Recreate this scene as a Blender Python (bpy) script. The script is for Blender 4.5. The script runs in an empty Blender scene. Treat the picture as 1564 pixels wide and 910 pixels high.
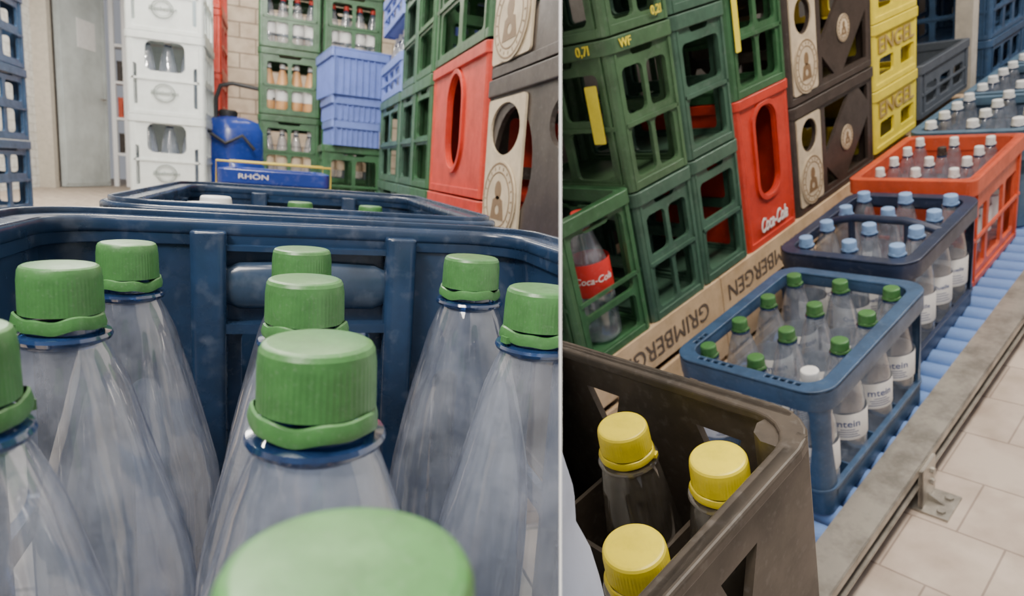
import bpy, bmesh, math, random
from mathutils import Vector, Matrix, noise
random.seed(7)
SC=bpy.context.scene
COL=SC.collection
# ------------------------------------------------------------ camera frames
F=970.0;PX,PY=782.0,455.0
def frame(vy,vd):
    Y=Vector((vy[0]-PX,PY-vy[1],-F)).normalized()
    D=Vector((vd[0]-PX,PY-vd[1],-F)).normalized()
    Z=-(D-Y*D.dot(Y)).normalized()
    return Y.cross(Z),Y,Z
LF=frame((438,245),(385,455+5131))
RF=frame((2130,-330),(1382,455+2229))
CAMR=Matrix((LF[0],LF[1],LF[2]))
RC=Matrix((RF[0],RF[1],RF[2])).transposed()
T0=Matrix.Translation((0,0,.5))
ML=T0.copy()
MR=T0@(CAMR@RC).to_4x4()
cam=bpy.data.cameras.new('camera');camo=bpy.data.objects.new('camera',cam);COL.objects.link(camo)
camo.matrix_world=T0@CAMR.to_4x4()
cam.sensor_width=36;cam.lens=36*F/1564;cam.clip_start=.005;cam.clip_end=100
cam.dof.use_dof=True;cam.dof.focus_distance=.30;cam.dof.aperture_fstop=18
SC.camera=camo
# ------------------------------------------------------------ materials
MATS={}
def mat(name,col,rough=.4,metal=0,noise=0,nscale=20,bump=0,spec=.5,emit=0,col2=None):
    if name in MATS: return MATS[name]
    m=bpy.data.materials.new(name);m.use_nodes=True
    nt=m.node_tree;b=nt.nodes['Principled BSDF']
    b.inputs['Roughness'].default_value=rough;b.inputs['Metallic'].default_value=metal
    b.inputs['Specular IOR Level'].default_value=spec
    tc=nt.nodes.new('ShaderNodeTexCoord')
    n=nt.nodes.new('ShaderNodeTexNoise');n.inputs['Scale'].default_value=nscale;n.inputs['Detail'].default_value=8;n.inputs['Roughness'].default_value=.65
    nt.links.new(tc.outputs['Object'],n.inputs['Vector'])
    mx=nt.nodes.new('ShaderNodeMix');mx.data_type='RGBA'
    k=noise if noise else .15
    c2=col2 if col2 else tuple(c*(1-k) for c in col)
    mx.inputs['A'].default_value=(*col,1);mx.inputs['B'].default_value=(*c2,1)
    r=nt.nodes.new('ShaderNodeValToRGB');r.color_ramp.elements[0].position=.40;r.color_ramp.elements[1].position=.64
    nt.links.new(n.outputs['Fac'],r.inputs['Fac']);nt.links.new(r.outputs['Color'],mx.inputs['Factor'])
    n2=nt.nodes.new('ShaderNodeTexNoise');n2.inputs['Scale'].default_value=nscale*7;n2.inputs['Detail'].default_value=6
    nt.links.new(tc.outputs['Object'],n2.inputs['Vector'])
    r2=nt.nodes.new('ShaderNodeValToRGB');r2.color_ramp.elements[0].position=.56;r2.color_ramp.elements[1].position=.74
    r2.color_ramp.elements[1].color=(.42,.42,.42,1)
    nt.links.new(n2.outputs['Fac'],r2.inputs['Fac'])
    m2=nt.nodes.new('ShaderNodeMix');m2.data_type='RGBA'
    d=tuple(min(1,c*.75+.09) for c in col);m2.inputs['B'].default_value=(*d,1)
    nt.links.new(mx.outputs['Result'],m2.inputs['A']);nt.links.new(r2.outputs['Color'],m2.inputs['Factor'])
    nt.links.new(m2.outputs['Result'],b.inputs['Base Color'])
    rr_=nt.nodes.new('ShaderNodeMapRange');rr_.inputs['To Min'].default_value=max(.05,rough-.14);rr_.inputs['To Max'].default_value=min(1,rough+.18)
    nt.links.new(n.outputs['Fac'],rr_.inputs['Value']);nt.links.new(rr_.outputs['Result'],b.inputs['Roughness'])
    if bump:
        bp=nt.nodes.new('ShaderNodeBump');bp.inputs['Strength'].default_value=bump;bp.inputs['Distance'].default_value=.002
        nt.links.new(n.outputs['Fac'],bp.inputs['Height']);nt.links.new(bp.outputs['Normal'],b.inputs['Normal'])
    MATS[name]=m;return m
def clear(name,tint,haze=.18,hcol=(.75,.8,.86),gl=1.0,edge=(.30,.40,.55)):
    m=bpy.data.materials.new(name);m.use_nodes=True;nt=m.node_tree;nt.nodes.clear()
    o=nt.nodes.new('ShaderNodeOutputMaterial')
    t=nt.nodes.new('ShaderNodeBsdfTransparent')
    d=nt.nodes.new('ShaderNodeBsdfDiffuse');d.inputs['Color'].default_value=(*hcol,1)
    g=nt.nodes.new('ShaderNodeBsdfGlossy');g.inputs['Roughness'].default_value=.09;g.inputs['Color'].default_value=(.97,.97,.97,1)
    lw=nt.nodes.new('ShaderNodeLayerWeight');lw.inputs['Blend'].default_value=.38
    tm=nt.nodes.new('ShaderNodeMix');tm.data_type='RGBA';tm.inputs['A'].default_value=(*tint,1);tm.inputs['B'].default_value=(*edge,1)
    pw=nt.nodes.new('ShaderNodeMath');pw.operation='POWER';pw.inputs[1].default_value=2.0
    nt.links.new(lw.outputs['Facing'],pw.inputs[0]);nt.links.new(pw.outputs[0],tm.inputs['Factor']);nt.links.new(tm.outputs['Result'],t.inputs['Color'])
    mr=nt.nodes.new('ShaderNodeMapRange');mr.inputs['To Min'].default_value=.07*gl;mr.inputs['To Max'].default_value=.5*gl
    nt.links.new(lw.outputs['Facing'],mr.inputs['Value'])
    tc=nt.nodes.new('ShaderNodeTexCoord');n=nt.nodes.new('ShaderNodeTexNoise');n.inputs['Scale'].default_value=30;n.inputs['Detail'].default_value=7;n.inputs['Roughness'].default_value=.7
    nt.links.new(tc.outputs['Object'],n.inputs['Vector'])
    h=nt.nodes.new('ShaderNodeMapRange');h.inputs['From Min'].default_value=.4;h.inputs['From Max'].default_value=.68
    h.inputs['To Min'].default_value=haze*.5;h.inputs['To Max'].default_value=haze*1.7
    nt.links.new(n.outputs['Fac'],h.inputs['Value'])
    n3=nt.nodes.new('ShaderNodeTexNoise');n3.inputs['Scale'].default_value=18;n3.inputs['Detail'].default_value=2
    nt.links.new(tc.outputs['Object'],n3.inputs['Vector'])
    bp=nt.nodes.new('ShaderNodeBump');bp.inputs['Strength'].default_value=.4;bp.inputs['Distance'].default_value=.008
    nt.links.new(n3.outputs['Fac'],bp.inputs['Height']);nt.links.new(bp.outputs['Normal'],g.inputs['Normal'])
    m1=nt.nodes.new('ShaderNodeMixShader');m2=nt.nodes.new('ShaderNodeMixShader')
    nt.links.new(h.outputs['Result'],m1.inputs['Fac']);nt.links.new(t.outputs[0],m1.inputs[1]);nt.links.new(d.outputs[0],m1.inputs[2])
    nt.links.new(mr.outputs['Result'],m2.inputs['Fac']);nt.links.new(m1.outputs[0],m2.inputs[1]);nt.links.new(g.outputs[0],m2.inputs[2])
    nt.links.new(m2.outputs[0],o.inputs['Surface'])
    MATS[name]=m;return m
NAVY=mat('navy_plastic',(.015,.038,.090),.24,noise=.5,nscale=12,bump=.1)
NAVY2=mat('dark_navy_plastic',(.02,.032,.075),.35,noise=.3,nscale=12)
SLATE=mat('slate_handle_plastic',(.040,.070,.125),.18,noise=.5,nscale=10,bump=.12)
BLUE=mat('blue_crate_plastic',(.040,.090,.185),.38,noise=.35)
BLUEB=mat('bright_blue_plastic',(.15,.22,.58),.45)
BLUED=mat('cobalt_plastic',(.02,.055,.34),.22,noise=.3,nscale=8)
BLUEG=mat('slate_blue_plastic',(.08,.15,.23),.45,noise=.3)
GRN=mat('green_crate_plastic',(.045,.135,.058),.36,noise=.45,nscale=9)
GRN2=mat('moss_green_plastic',(.068,.145,.070),.38,noise=.45,nscale=9)
GRN3=mat('teal_green_plastic',(.058,.13,.088),.38,noise=.45,nscale=9)
CAPG=mat('green_cap_plastic',(.064,.20,.058),.36,noise=.25,nscale=110,bump=.12)
CAPB=mat('light_blue_cap_plastic',(.24,.40,.70),.4)
CAPW=mat('white_cap_plastic',(.8,.82,.82),.35)
CAPY=mat('yellow_cap_plastic',(.85,.70,.02),.35,noise=.15,nscale=60)
REDM=mat('red_crate_plastic',(.62,.045,.022),.38,noise=.25)
ORG=mat('orange_red_crate_plastic',(.62,.085,.03),.4,noise=.25)
BRN=mat('dark_brown_plastic',(.052,.038,.031),.38,noise=.35)
BRN2=mat('grey_brown_plastic',(.070,.056,.043),.42,noise=.45,nscale=24,bump=.1)
CRM=mat('cream_plastic',(.64,.53,.37),.5,noise=.25)
YEL=mat('yellow_crate_plastic',(.80,.66,.035),.4,noise=.15)
GRY=mat('grey_crate_plastic',(.07,.085,.11),.45)
WHT=mat('white_crate_plastic',(.80,.85,.82),.4,noise=.1)
PAP=mat('white_paper',(.80,.80,.79),.6,noise=.08)
LOGR=mat('red_print',(.66,.03,.025),.5)
INK=mat('dark_ink',(.13,.10,.08),.6)
INKB=mat('blue_ink',(.08,.12,.28),.6)
GOLD=mat('tan_print',(.40,.29,.10),.5)
WOOD=mat('pale_wood',(.66,.48,.30),.65,noise=.35,nscale=14,bump=.3,col2=(.48,.33,.19))
STEEL=mat('galvanised_steel',(.44,.41,.36),.36,metal=.6,noise=.5,nscale=16)
ROLL=mat('blue_roller_plastic',(.15,.27,.58),.36)
WHITEW=mat('white_painted_board',(.88,.88,.88),.6,noise=.03)
TANW=mat('tan_painted_board',(.30,.24,.18),.7,noise=.3,nscale=3)
JUICE=mat('orange_juice',(.62,.33,.14),.35)
STICK=mat('yellow_sticker',(.85,.72,.05),.5)
DARK=mat('dark_rubber',(.02,.02,.022),.5)
DOORM=mat('grey_door_paint',(.56,.61,.60),.45,noise=.25,nscale=2.5)
FRM=mat('pale_frame_paint',(.55,.50,.42),.5)
CLOTH=mat('pale_blue_cloth',(.46,.52,.66),.8,noise=.2)
GL=clear('clear_pet',(.88,.92,.97),.12,(.66,.70,.82),edge=(.26,.34,.52))
GLR=clear('clear_pet_bluish',(.86,.9,.95),.16,(.66,.7,.8))
GLN=clear('blue_tinted_neck',(.16,.28,.50),.5,(.02,.06,.18),edge=(.03,.08,.20))
GLB=clear('smoky_bottle_glass',(.74,.71,.66),.2,(.30,.27,.23),edge=(.2,.18,.15))
# ------------------------------------------------------------ mesh helpers
class B:
    def __init__(s): s.v=[];s.f=[]
    def add(s,g,M=None):
        o=len(s.v)
        for p in g[0]:
            p=Vector(p); s.v.append(M@p if M is not None else p)
        for f in g[1]: s.f.append([i+o for i in f])
        return s
    def mesh(s,name,m,smooth=None):
        me=bpy.data.meshes.new(name);me.from_pydata([tuple(v) for v in s.v],[],s.f)
        me.materials.append(m);me.update()
        if smooth is not None:
            for p in me.polygons:p.use_smooth=True
            me.set_sharp_from_angle(angle=math.radians(smooth))
        return me
def box(x0,y0,z0,x1,y1,z1):
    v=[(x0,y0,z0),(x1,y0,z0),(x1,y1,z0),(x0,y1,z0),(x0,y0,z1),(x1,y0,z1),(x1,y1,z1),(x0,y1,z1)]
    return v,[(0,3,2,1),(4,5,6,7),(0,1,5,4),(1,2,6,5),(2,3,7,6),(3,0,4,7)]
def rr(x0,y0,x1,y1,r,n=5):
    r=min(r,(x1-x0)/2-1e-5,(y1-y0)/2-1e-5);pts=[]
    for cx,cy,a in ((x1-r,y1-r,0),(x0+r,y1-r,90),(x0+r,y0+r,180),(x1-r,y0+r,270)):
        for i in range(n+1):
            t=math.radians(a+90*i/n);pts.append((cx+r*math.cos(t),cy+r*math.sin(t)))
    return pts
def ell(cx,cy,rx,ry,n=28): return [(cx+rx*math.cos(2*math.pi*i/n),cy+ry*math.sin(2*math.pi*i/n)) for i in range(n)]
def from_curve(cu):
    ob=bpy.data.objects.new('tmp',cu);me=bpy.data.meshes.new_from_object(ob)
    g=([v.co.copy() for v in me.vertices],[list(p.vertices) for p in me.polygons])
    bpy.data.objects.remove(ob);bpy.data.meshes.remove(me);return g
def shape(outer,holes,t,bev=0):
    cu=bpy.data.curves.new('c','CURVE');cu.dimensions='2D';cu.fill_mode='BOTH';cu.extrude=max(t/2-bev,0.00001);cu.bevel_depth=bev;cu.bevel_resolution=2
    if bev: cu.offset=-bev
    for pts in [outer]+holes:
        s=cu.splines.new('POLY');s.points.add(len(pts)-1)
        for i,p in enumerate(pts): s.points[i].co=(p[0],p[1],0,1)
        s.use_cyclic_u=True
    g=from_curve(cu);bpy.data.curves.remove(cu);return g
def panel(w,h,holes,t): return shape([(0,0),(w,0),(w,h),(0,h)],holes,t)
def textg(s,size,ext=.0006,shear=0,wid=None,off=.008):
    cu=bpy.data.curves.new('t','FONT');cu.body=s;cu.size=size;cu.extrude=ext;cu.align_x='CENTER';cu.align_y='CENTER';cu.shear=shear
    cu.offset=size*off
    g=from_curve(cu);bpy.data.curves.remove(cu)
    if wid:
        xs=[v.x for v in g[0]];k=wid/(max(xs)-min(xs))
        for v in g[0]:v.x*=k
    return g
def lathe(prof,n=32,M=None,ribs=None):
    v=[];f=[]
    for r,z in prof:
        for i in range(n):
            a=2*math.pi*i/n;v.append((r*math.cos(a),r*math.sin(a),z))
    for j in range(len(prof)-1):
        for i in range(n):
            k=(i+1)%n;f.append((j*n+i,j*n+k,(j+1)*n+k,(j+1)*n+i))
    if prof[0][0]>1e-5: f.append(tuple(reversed(range(n))))
    if prof[-1][0]>1e-5: f.append(tuple((len(prof)-1)*n+i for i in range(n)))
    return v,f
def tube(pts,r,n=10):
    v=[];f=[];P=[Vector(p) for p in pts]
    R=r if isinstance(r,(list,tuple)) else [r]*len(P)
    for j,p in enumerate(P):
        d=(P[min(j+1,len(P)-1)]-P[max(j-1,0)]).normalized()
        a=d.orthogonal().normalized() if j==0 else (pa-d*pa.dot(d)).normalized()
        pa=a;b=d.cross(a)
        for i in range(n):
            t=2*math.pi*i/n;v.append(p+a*math.cos(t)*R[j]+b*math.sin(t)*R[j])
    for j in range(len(P)-1):
        for i in range(n):
            k=(i+1)%n;f.append((j*n+i,j*n+k,(j+1)*n+k,(j+1)*n+i))
    f.append(tuple(reversed(range(n))));f.append(tuple((len(P)-1)*n+i for i in range(n)))
    return v,f
def fm(o,u,v):
    u=Vector(u);v=Vector(v);n=u.cross(v)
    M=Matrix((u,v,n)).transposed().to_4x4();M.translation=Vector(o);return M
FX=lambda o:fm(o,(0,1,0),(0,0,1))      # face looking to +x
FNX=lambda o:fm(o,(0,-1,0),(0,0,1))    # face looking to -x
FNY=lambda o:fm(o,(1,0,0),(0,0,1))     # face looking to -y
SIDE={}
def thing(fr,name,label,cat,mesh,M,parts=(),group=None,kind=None):
    o=bpy.data.objects.new(name,mesh);COL.objects.link(o)
    base=ML if fr=='L' else MR
    o.matrix_world=base@M
    if kind: o['kind']=kind
    if label and kind!='structure': o['label']=label;o['category']=cat
    if group:o['group']=group
    SIDE[o]=fr
    for p in parts:
        c=bpy.data.objects.new(p[0],p[1]);COL.objects.link(c);c.parent=o
        c.matrix_basis=p[2] if len(p)>2 and p[2] is not None else Matrix()
        if len(p)>3 and p[3]: c['label']=p[3]
        SIDE[c]=fr
        if len(p)>4:
            for q in p[4]:
                e=bpy.data.objects.new(q[0],q[1]);COL.objects.link(e);e.parent=c;SIDE[e]=fr
    return o
TR=lambda x,y,z:Matrix.Translation((x,y,z))
# ------------------------------------------------------------ crates
def holes_grid(w,h,nc,rows,margin=.10,gap=.07,r=.012,slot=True):
    H=[];cw=(w*(1-2*margin)-gap*w*(nc-1))/nc
    for a,b in rows:
        for i in range(nc):
            x=w*margin+i*(cw+gap*w);H.append(rr(x,a*h,x+cw,b*h,r,3))
    if slot:H.append(rr(.3*w,.86*h,.7*w,.93*h,.01,4))
    return H
def crate_mesh(name,m,W,L,H,hx,hy,t=.008,lip=.007,r=.02,bottom=True,rimh=.028,ribs=True,post=None,hyb=None):
    b=B()
    px=panel(L-2*r*.5,H,hx,t);py=panel(W-2*r*.5,H,hy,t)
    o=r*.5
    b.add(px,FX((W-t/2,o,0)));b.add(px,FNX((t/2,L-o,0)))
    b.add(py,FNY((o,t/2,0)));b.add(py if hyb is None else panel(W-2*o,H,hyb,t),fm((W-o,L-t/2,0),(-1,0,0),(0,0,1)))
    pr=post if post else o+.003
    for x in (0,W):
        for y in (0,L):
            sx=1 if x==0 else -1;sy=1 if y==0 else -1
            b.add(lathe([(pr,0),(pr,H-.003)],10),TR(x+sx*o,y+sy*o,0))
    if ribs:
        for xx,s in ((0,-1),(W,1)):
            for yy in (L*.07,L*.93): b.add(box(min(xx,xx+s*lip*.6),yy-.003,0,max(xx,xx+s*lip*.6),yy+.003,H))
        for yy,s in ((0,-1),(L,1)):
            for xx in (W*.07,W*.93): b.add(box(xx-.003,min(yy,yy+s*lip*.6),0,xx+.003,max(yy,yy+s*lip*.6),H))
    ring=shape(rr(-lip,-lip,W+lip,L+lip,r),[rr(t+.004,t+.004,W-t-.004,L-t-.004,r*.8)],rimh,.002)
    b.add(ring,TR(0,0,H-rimh/2))
    ring2=shape(rr(-lip*.5,-lip*.5,W+lip*.5,L+lip*.5,r),[rr(t+.004,t+.004,W-t-.004,L-t-.004,r*.8)],.016,.001)
    b.add(ring2,TR(0,0,.008))
    if bottom:b.add(box(t,t,.004,W-t,L-t,.012))
    if ribs:
        for k in (.44,):
            b.add(box(-lip*.6,o,H*k-.004,0,L-o,H*k+.004));b.add(box(W,o,H*k-.004,W+lip*.6,L-o,H*k+.004))
            b.add(box(o,-lip*.6,H*k-.004,W-o,0,H*k+.004))
    return b.mesh(name,m)
CC={}
def grid_crate(fr,x,y,z,W,L,H,m,label,group,ncx=2,ncy=2,rows=((.08,.40),(.48,.80)),parts=(),name='bottle_crate',fill=False):
    k=(W,L,H,m.name,ncx,ncy,rows)
    if k not in CC:
        CC[k]=crate_mesh('crate_body',m,W,L,H,holes_grid(L-.02,H,ncx,rows),holes_grid(W-.02,H,ncy,rows))
    return thing(fr,name,label,'bottle crate',CC[k],TR(x,y,z),parts,group)
# ------------------------------------------------------------ bottles
def bottle_prof(H,R=.043,neck=.0135):
    T=H
    sh=min(.14,H*.5)
    r0=neck+.0035
    def cone(t): return r0+(R-r0)*t
    p=[(R*.55,.004),(R*.85,0),(R*.97,.006),(R,.02),(R,T-sh-.02),(R*.985,T-sh),(cone(.86),T-.032-(sh-.032)*.80),(cone(.64),T-.032-(sh-.032)*.56),(cone(.40),T-.032-(sh-.032)*.32),(cone(.16),T-.032-(sh-.032)*.10),(r0,T-.032),(neck+.001,T-.027),(neck,T-.025)]
    if T-sh-.02>.12:
        a=T-sh-.02;p[4:5]=[(R,.06),(R*.975,.064),(R*.975,.068),(R,.072),(R,a)]
    return p
BM={}
def bottle_meshes(H,R,gm,capm,cr=.015,tag=''):
    k=(H,R,gm.name,capm.name if capm else '',cr)
    if k in BM:return BM[k]
    neck=cr*.9
    pf=bottle_prof(H,R,neck);fine=[]
    for a,c in zip(pf[:-1],pf[1:]):
        n=max(1,int(abs(c[1]-a[1])/.006))
        for i in range(n): fine.append((a[0]+(c[0]-a[0])*i/n,a[1]+(c[1]-a[1])*i/n))
    fine.append(pf[-1])
    g=lathe(fine,60);vv=[]
    for p in g[0]:
        a=math.atan2(p[1],p[0]);zz=p[2]
        w=max(0,min(1,(H-.05-zz)/.03))*max(0,min(1,(zz-.01)/.03))
        q=noise.noise(Vector((math.cos(a)*1.4,math.sin(a)*1.4,zz*14)))+.35*abs(math.sin(2.5*a+zz*6))-.2
        s=1-w*.055*q
        vv.append((p[0]*s,p[1]*s,zz))
    body=B().add((vv,g[1])).mesh('bottle_body',gm,60)
    nk=B().add(lathe([(neck,H-.0285),(neck+.0005,H-.0275),(cr*1.14,H-.0262),(cr*1.18,H-.0250),(cr*1.14,H-.0238),(neck,H-.0230),(neck,H-.019)],36)).mesh('neck_ring',GLN if gm is not GLB else GLB,40)
    n=240;b=B()
    def ring(r,z,amp):
        return [( (r+(amp if (i%4)<2 else 0))*math.cos(2*math.pi*i/n),(r+(amp if (i%4)<2 else 0))*math.sin(2*math.pi*i/n),z) for i in range(n)]
    h=.0165
    rows=[ring(cr*.93,-h,0),ring(cr*.99,-h,.0),ring(cr*.98,-h+.0015,cr*.010),ring(cr*.965,-.0050,cr*.010),ring(cr*.962,-.0038,cr*.0),ring(cr*.945,-.0018,0),ring(cr*.90,-.0006,0),ring(cr*.84,-.0001,0),ring(cr*.80,0,0),ring(cr*.2,.0002,0)]
    v=[q for r_ in rows for q in r_];f=[]
    for j in range(len(rows)-1):
        for i in range(n):
            q=(i+1)%n;f.append((j*n+i,j*n+q,(j+1)*n+q,(j+1)*n+i))
    f.append(tuple((len(rows)-1)*n+i for i in range(n)))
    b.add((v,f),TR(0,0,H))
    cap=b.mesh('cap',capm,22) if capm else None
    tb=[];tf=[];m_=48
    prof=[(cr*.98,-.0212),(cr*1.06,-.0216),(cr*1.08,-.0200),(cr*1.03,-.0174),(cr*.98,-.0170)]
    for j,(r,z) in enumerate(prof):
        for i in range(m_):
            a=2*math.pi*i/m_;w=.0006*math.sin(3*a+1)+.0004*math.sin(7*a);tb.append(((r+w)*math.cos(a),(r+w)*math.sin(a),z+w*1.2+H))
    for j in range(len(prof)-1):
        for i in range(m_):
            q=(i+1)%m_;tf.append((j*m_+i,j*m_+q,(j+1)*m_+q,(j+1)*m_+i))
    tb2=B().add((tb,tf))
    tb2.add(box(cr*1.03,-.002,-.0222,cr*1.18,.002,-.0195),TR(0,0,H)@Matrix.Rotation(.4,4,'Z'))
    tr=tb2.mesh('tamper_ring',capm,40) if capm else None
    BM[k]=(body,nk,cap,tr);return BM[k]
def wrap(g,R,ang,z0):
    out=[]
    for p in g[0]:
        a=ang+p[0]/R;rr_=R+p[2];out.append((rr_*math.cos(a),rr_*math.sin(a),z0+p[1]))
    return out,g[1]
LBL={}
def label_meshes(R,z0,z1,txt,tm,bg,ang,size):
    k=(R,z0,z1,txt,bg.name,ang)
    if k in LBL:return LBL[k]
    a=B().add(lathe([(R+.0006,z0),(R+.0008,z0+.0005),(R+.0008,z1-.0005),(R+.0006,z1)],36))
    a.f=[f for f in a.f if len(f)==4]
    me=a.mesh('paper_label',bg,60);tx=None
    if txt:
        g=textg(txt,size,.0002,.25 if bg is LOGR else 0);tx=B().add(wrap(g,R+.0012,ang,(z0+z1)/2+(0 if bg is LOGR else (z1-z0)*.12)))
        if bg is not LOGR:
            for q in range(4):
                zz=z0+(z1-z0)*(.12+.09*q);ww=(.9,.7,.8,.5)[q]*R*.6
                n=6;v=[];f=[]
                for i in range(n+1):
                    aa=ang+(-ww+2*ww*i/n)/R
                    for z2 in (zz,zz+.0016): v.append(((R+.0012)*math.cos(aa),(R+.0012)*math.sin(aa),z2))
                for i in range(n): f.append((2*i,2*i+2,2*i+3,2*i+1))
                tx.add((v,f))
        tx=tx.mesh('lettering',tm)
    LBL[k]=(me,tx);return LBL[k]
def bottle(fr,x,y,z,H,R,gm,capm,label,group,cr=.015,lab=None,rot=0,name='bottle',tilt=0):
    body,nk,cap,tr=bottle_meshes(H,R,gm,capm,cr)
    parts=[('neck_ring',nk)]
    if cap: parts+=[('screw_cap',cap,None,None,[('tamper_ring',tr)])]
    if lab:
        me,tx=lab;parts.append(('paper_label',me,None,('red label with white script' if 'cola' in label else 'white printed paper label') if tx else None,[('lettering',tx)] if tx else []))
    M=TR(x,y,z)@Matrix.Rotation(tilt,4,'X')@Matrix.Rotation(rot,4,'Z')
    return thing(fr,name,label,'bottle',body,M,parts,group)
# ================================================================= LEFT BAY
LW,LL,LH=.292,.40,.36
def navy_crate(x,y,z,label):
    W,L,H=LW,LL,LH
    def wall(w):
        h=[]
        h.append(rr(w*.325,.06,w*.485,H-.070,.006));h.append(rr(w*.515,.06,w*.675,H-.070,.006))
        h.append(rr(w*.05,.06,w*.13,H-.10,.010));h.append(rr(w*.87,.06,w*.95,H-.10,.010))
        return h
    def swall(w):
        h=[]
        for a,c in ((.05,.20),(.28,.47),(.53,.72),(.80,.95)):
            h.append(rr(w*a,.06,w*c,H-.17,.01));h.append(rr(w*a,H-.155,w*c,H-.060,.01))
        return h
    b=B();t=.006
    px=panel(L-.06,H,swall(L-.06),t);py=panel(W-.06,H,wall(W-.06),t)
    b.add(px,FX((W-t/2,.03,0)));b.add(px,FNX((t/2,L-.03,0)));b.add(py,FNY((.03,t/2,0)));b.add(py,fm((W-.03,L-t/2,0),(-1,0,0),(0,0,1)))
    for cx,cy,a0 in ((.03,.03,180),(W-.03,.03,270),(W-.03,L-.03,0),(.03,L-.03,90)):
        v=[];f=[]
        for i in range(9):
            a=math.radians(a0+90*i/8)
            for r in (.03,.024):
                for zz in (0,H):v.append((cx+r*math.cos(a),cy+r*math.sin(a),zz))
        for i in range(8):
            q=4*i;f+= [(q,q+4,q+5,q+1),(q+2,q+3,q+7,q+6),(q+1,q+5,q+7,q+3)]
        b.add((v,f))
    b.add(box(.006,.006,.004,W-.006,L-.006,.012))
    ck=shape(rr(-.010,-.012,.010,.006,.005),[],H-.006,.0015)
    for k in (.25,.75):
        for yy,s in ((L-.006,-1),(.006,1)):
            xx=.03+(W-.06)*k
            b.add(ck,TR(xx,yy+s*.004,(H-.006)/2)@(Matrix.Rotation(math.pi,4,'Z') if s==1 else Matrix()))
        for xx,s in ((W-.006,-1),(.006,1)):
            yy=.03+(L-.06)*k
            b.add(lathe([(.007,0),(.007,H-.012)],14),TR(xx+s*.002,yy,0))
    for yy,s in ((L-.006,-1),(.006,1)):
        x0=.03+(W-.06)*.27;x1=.03+(W-.06)*.73
        for zz,dp,th_ in ((H-.066,.013,.003),(H-.016,.010,.0016)): b.add(box(x0,min(yy,yy+s*dp),zz-th_,x1,max(yy,yy+s*dp),zz+th_))
        b.add(box((x0+x1)/2-.003,min(yy,yy+s*.008),.05,(x0+x1)/2+.003,max(yy,yy+s*.008),H-.066))
    for i in (1,2): b.add(box(W*i/3-.0015,.008,.01,W*i/3+.0015,L-.008,.11))
    for i in (1,2,3): b.add(box(.008,L*i/4-.0015,.01,W-.008,L*i/4+.0015,.11))
    body=b.mesh('crate_body',NAVY,40)
    rm=B()
    ring=shape(rr(-.012,-.012,W+.012,L+.012,.045,8),[rr(.009,.009,W-.009,L-.009,.03,8)],.010,.003)
    rm.add(ring,TR(0,0,H-.005))
    rm.add(shape(rr(-.007,-.007,W+.007,L+.007,.042,8),[rr(-.004,-.004,W+.004,L+.004,.038,8)],.005,.001),TR(0,0,H+.001))
    rm.add(shape(rr(.004,.004,W-.004,L-.004,.034,8),[rr(.008,.008,W-.008,L-.008,.030,8)],.016,.001),TR(0,0,H-.008))
    sk=shape(rr(-.012,-.012,W+.012,L+.012,.045,8),[rr(-.008,-.008,W+.008,L+.008,.042,8)],.034,.0015)
    rm.add(sk,TR(0,0,H-.018))
    rim=rm.mesh('rim',NAVY,40)
    hw=W*.335
    hb=tube([(0,0,0),(hw*.08,0,.0),(hw*.5,0,.001),(hw*.92,0,0),(hw,0,0)],[.010,.013,.0135,.013,.010],20)
    hb=([(p[0],p[1]*.5,p[2]*1.15) for p in hb[0]],hb[1])
    hm=B().add(hb).mesh('handle_bar',SLATE,50)
    parts=[('rim',rim)]
    for yy in (.010,L-.010): parts.append(('handle_bar',hm,TR(W*.3325,yy,H-.040),'shiny scuffed moulded handle bar'))
    return thing('L','bottle_crate',label,'bottle crate',body,TR(x,y,z),parts,'navy crates on the conveyor')
ZR=-.039
navy_crate(-.132,.035,ZR-LH,'dark navy plastic crate full of green-capped clear bottles')
navy_crate(-.122,.535,ZR-LH,'dark navy plastic crate waiting behind the first on the conveyor')
LBH=.335;zb=ZR-LH+.014
off=-.044-LBH-zb
lb='empty clear bluish plastic bottle with ribbed green screw cap'
for (x,y,c) in [(.007,.066,.015),(.008,.162,.015),(.0073,.254,.015),(.008,.344,.015),(-.0735,.256,.0128),(-.0715,.346,.0133),(.0965,.334,.0158),(.101,.242,.0153),(-.069,.166,.0124)]:
    bottle('L',x,y,zb+off+(.003 if c<.013 else 0),LBH,.0425,GL,CAPG,lb,'bottles in the nearest navy crate',rot=random.random()*6,cr=c)
for i,(x,y) in enumerate([(-.066,.60),(.016,.60),(.10,.60),(-.066,.70),(.016,.70),(.10,.70),(.016,.82),(.10,.82)]):
    w=i in (0,3)
    bottle('L',x,y,zb+(.01 if w else .002),LBH,.0425,GL,CAPW if w else CAPG,'empty clear plastic bottle with white screw cap' if w else lb,'bottles in the second navy crate',rot=random.random()*6)
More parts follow.
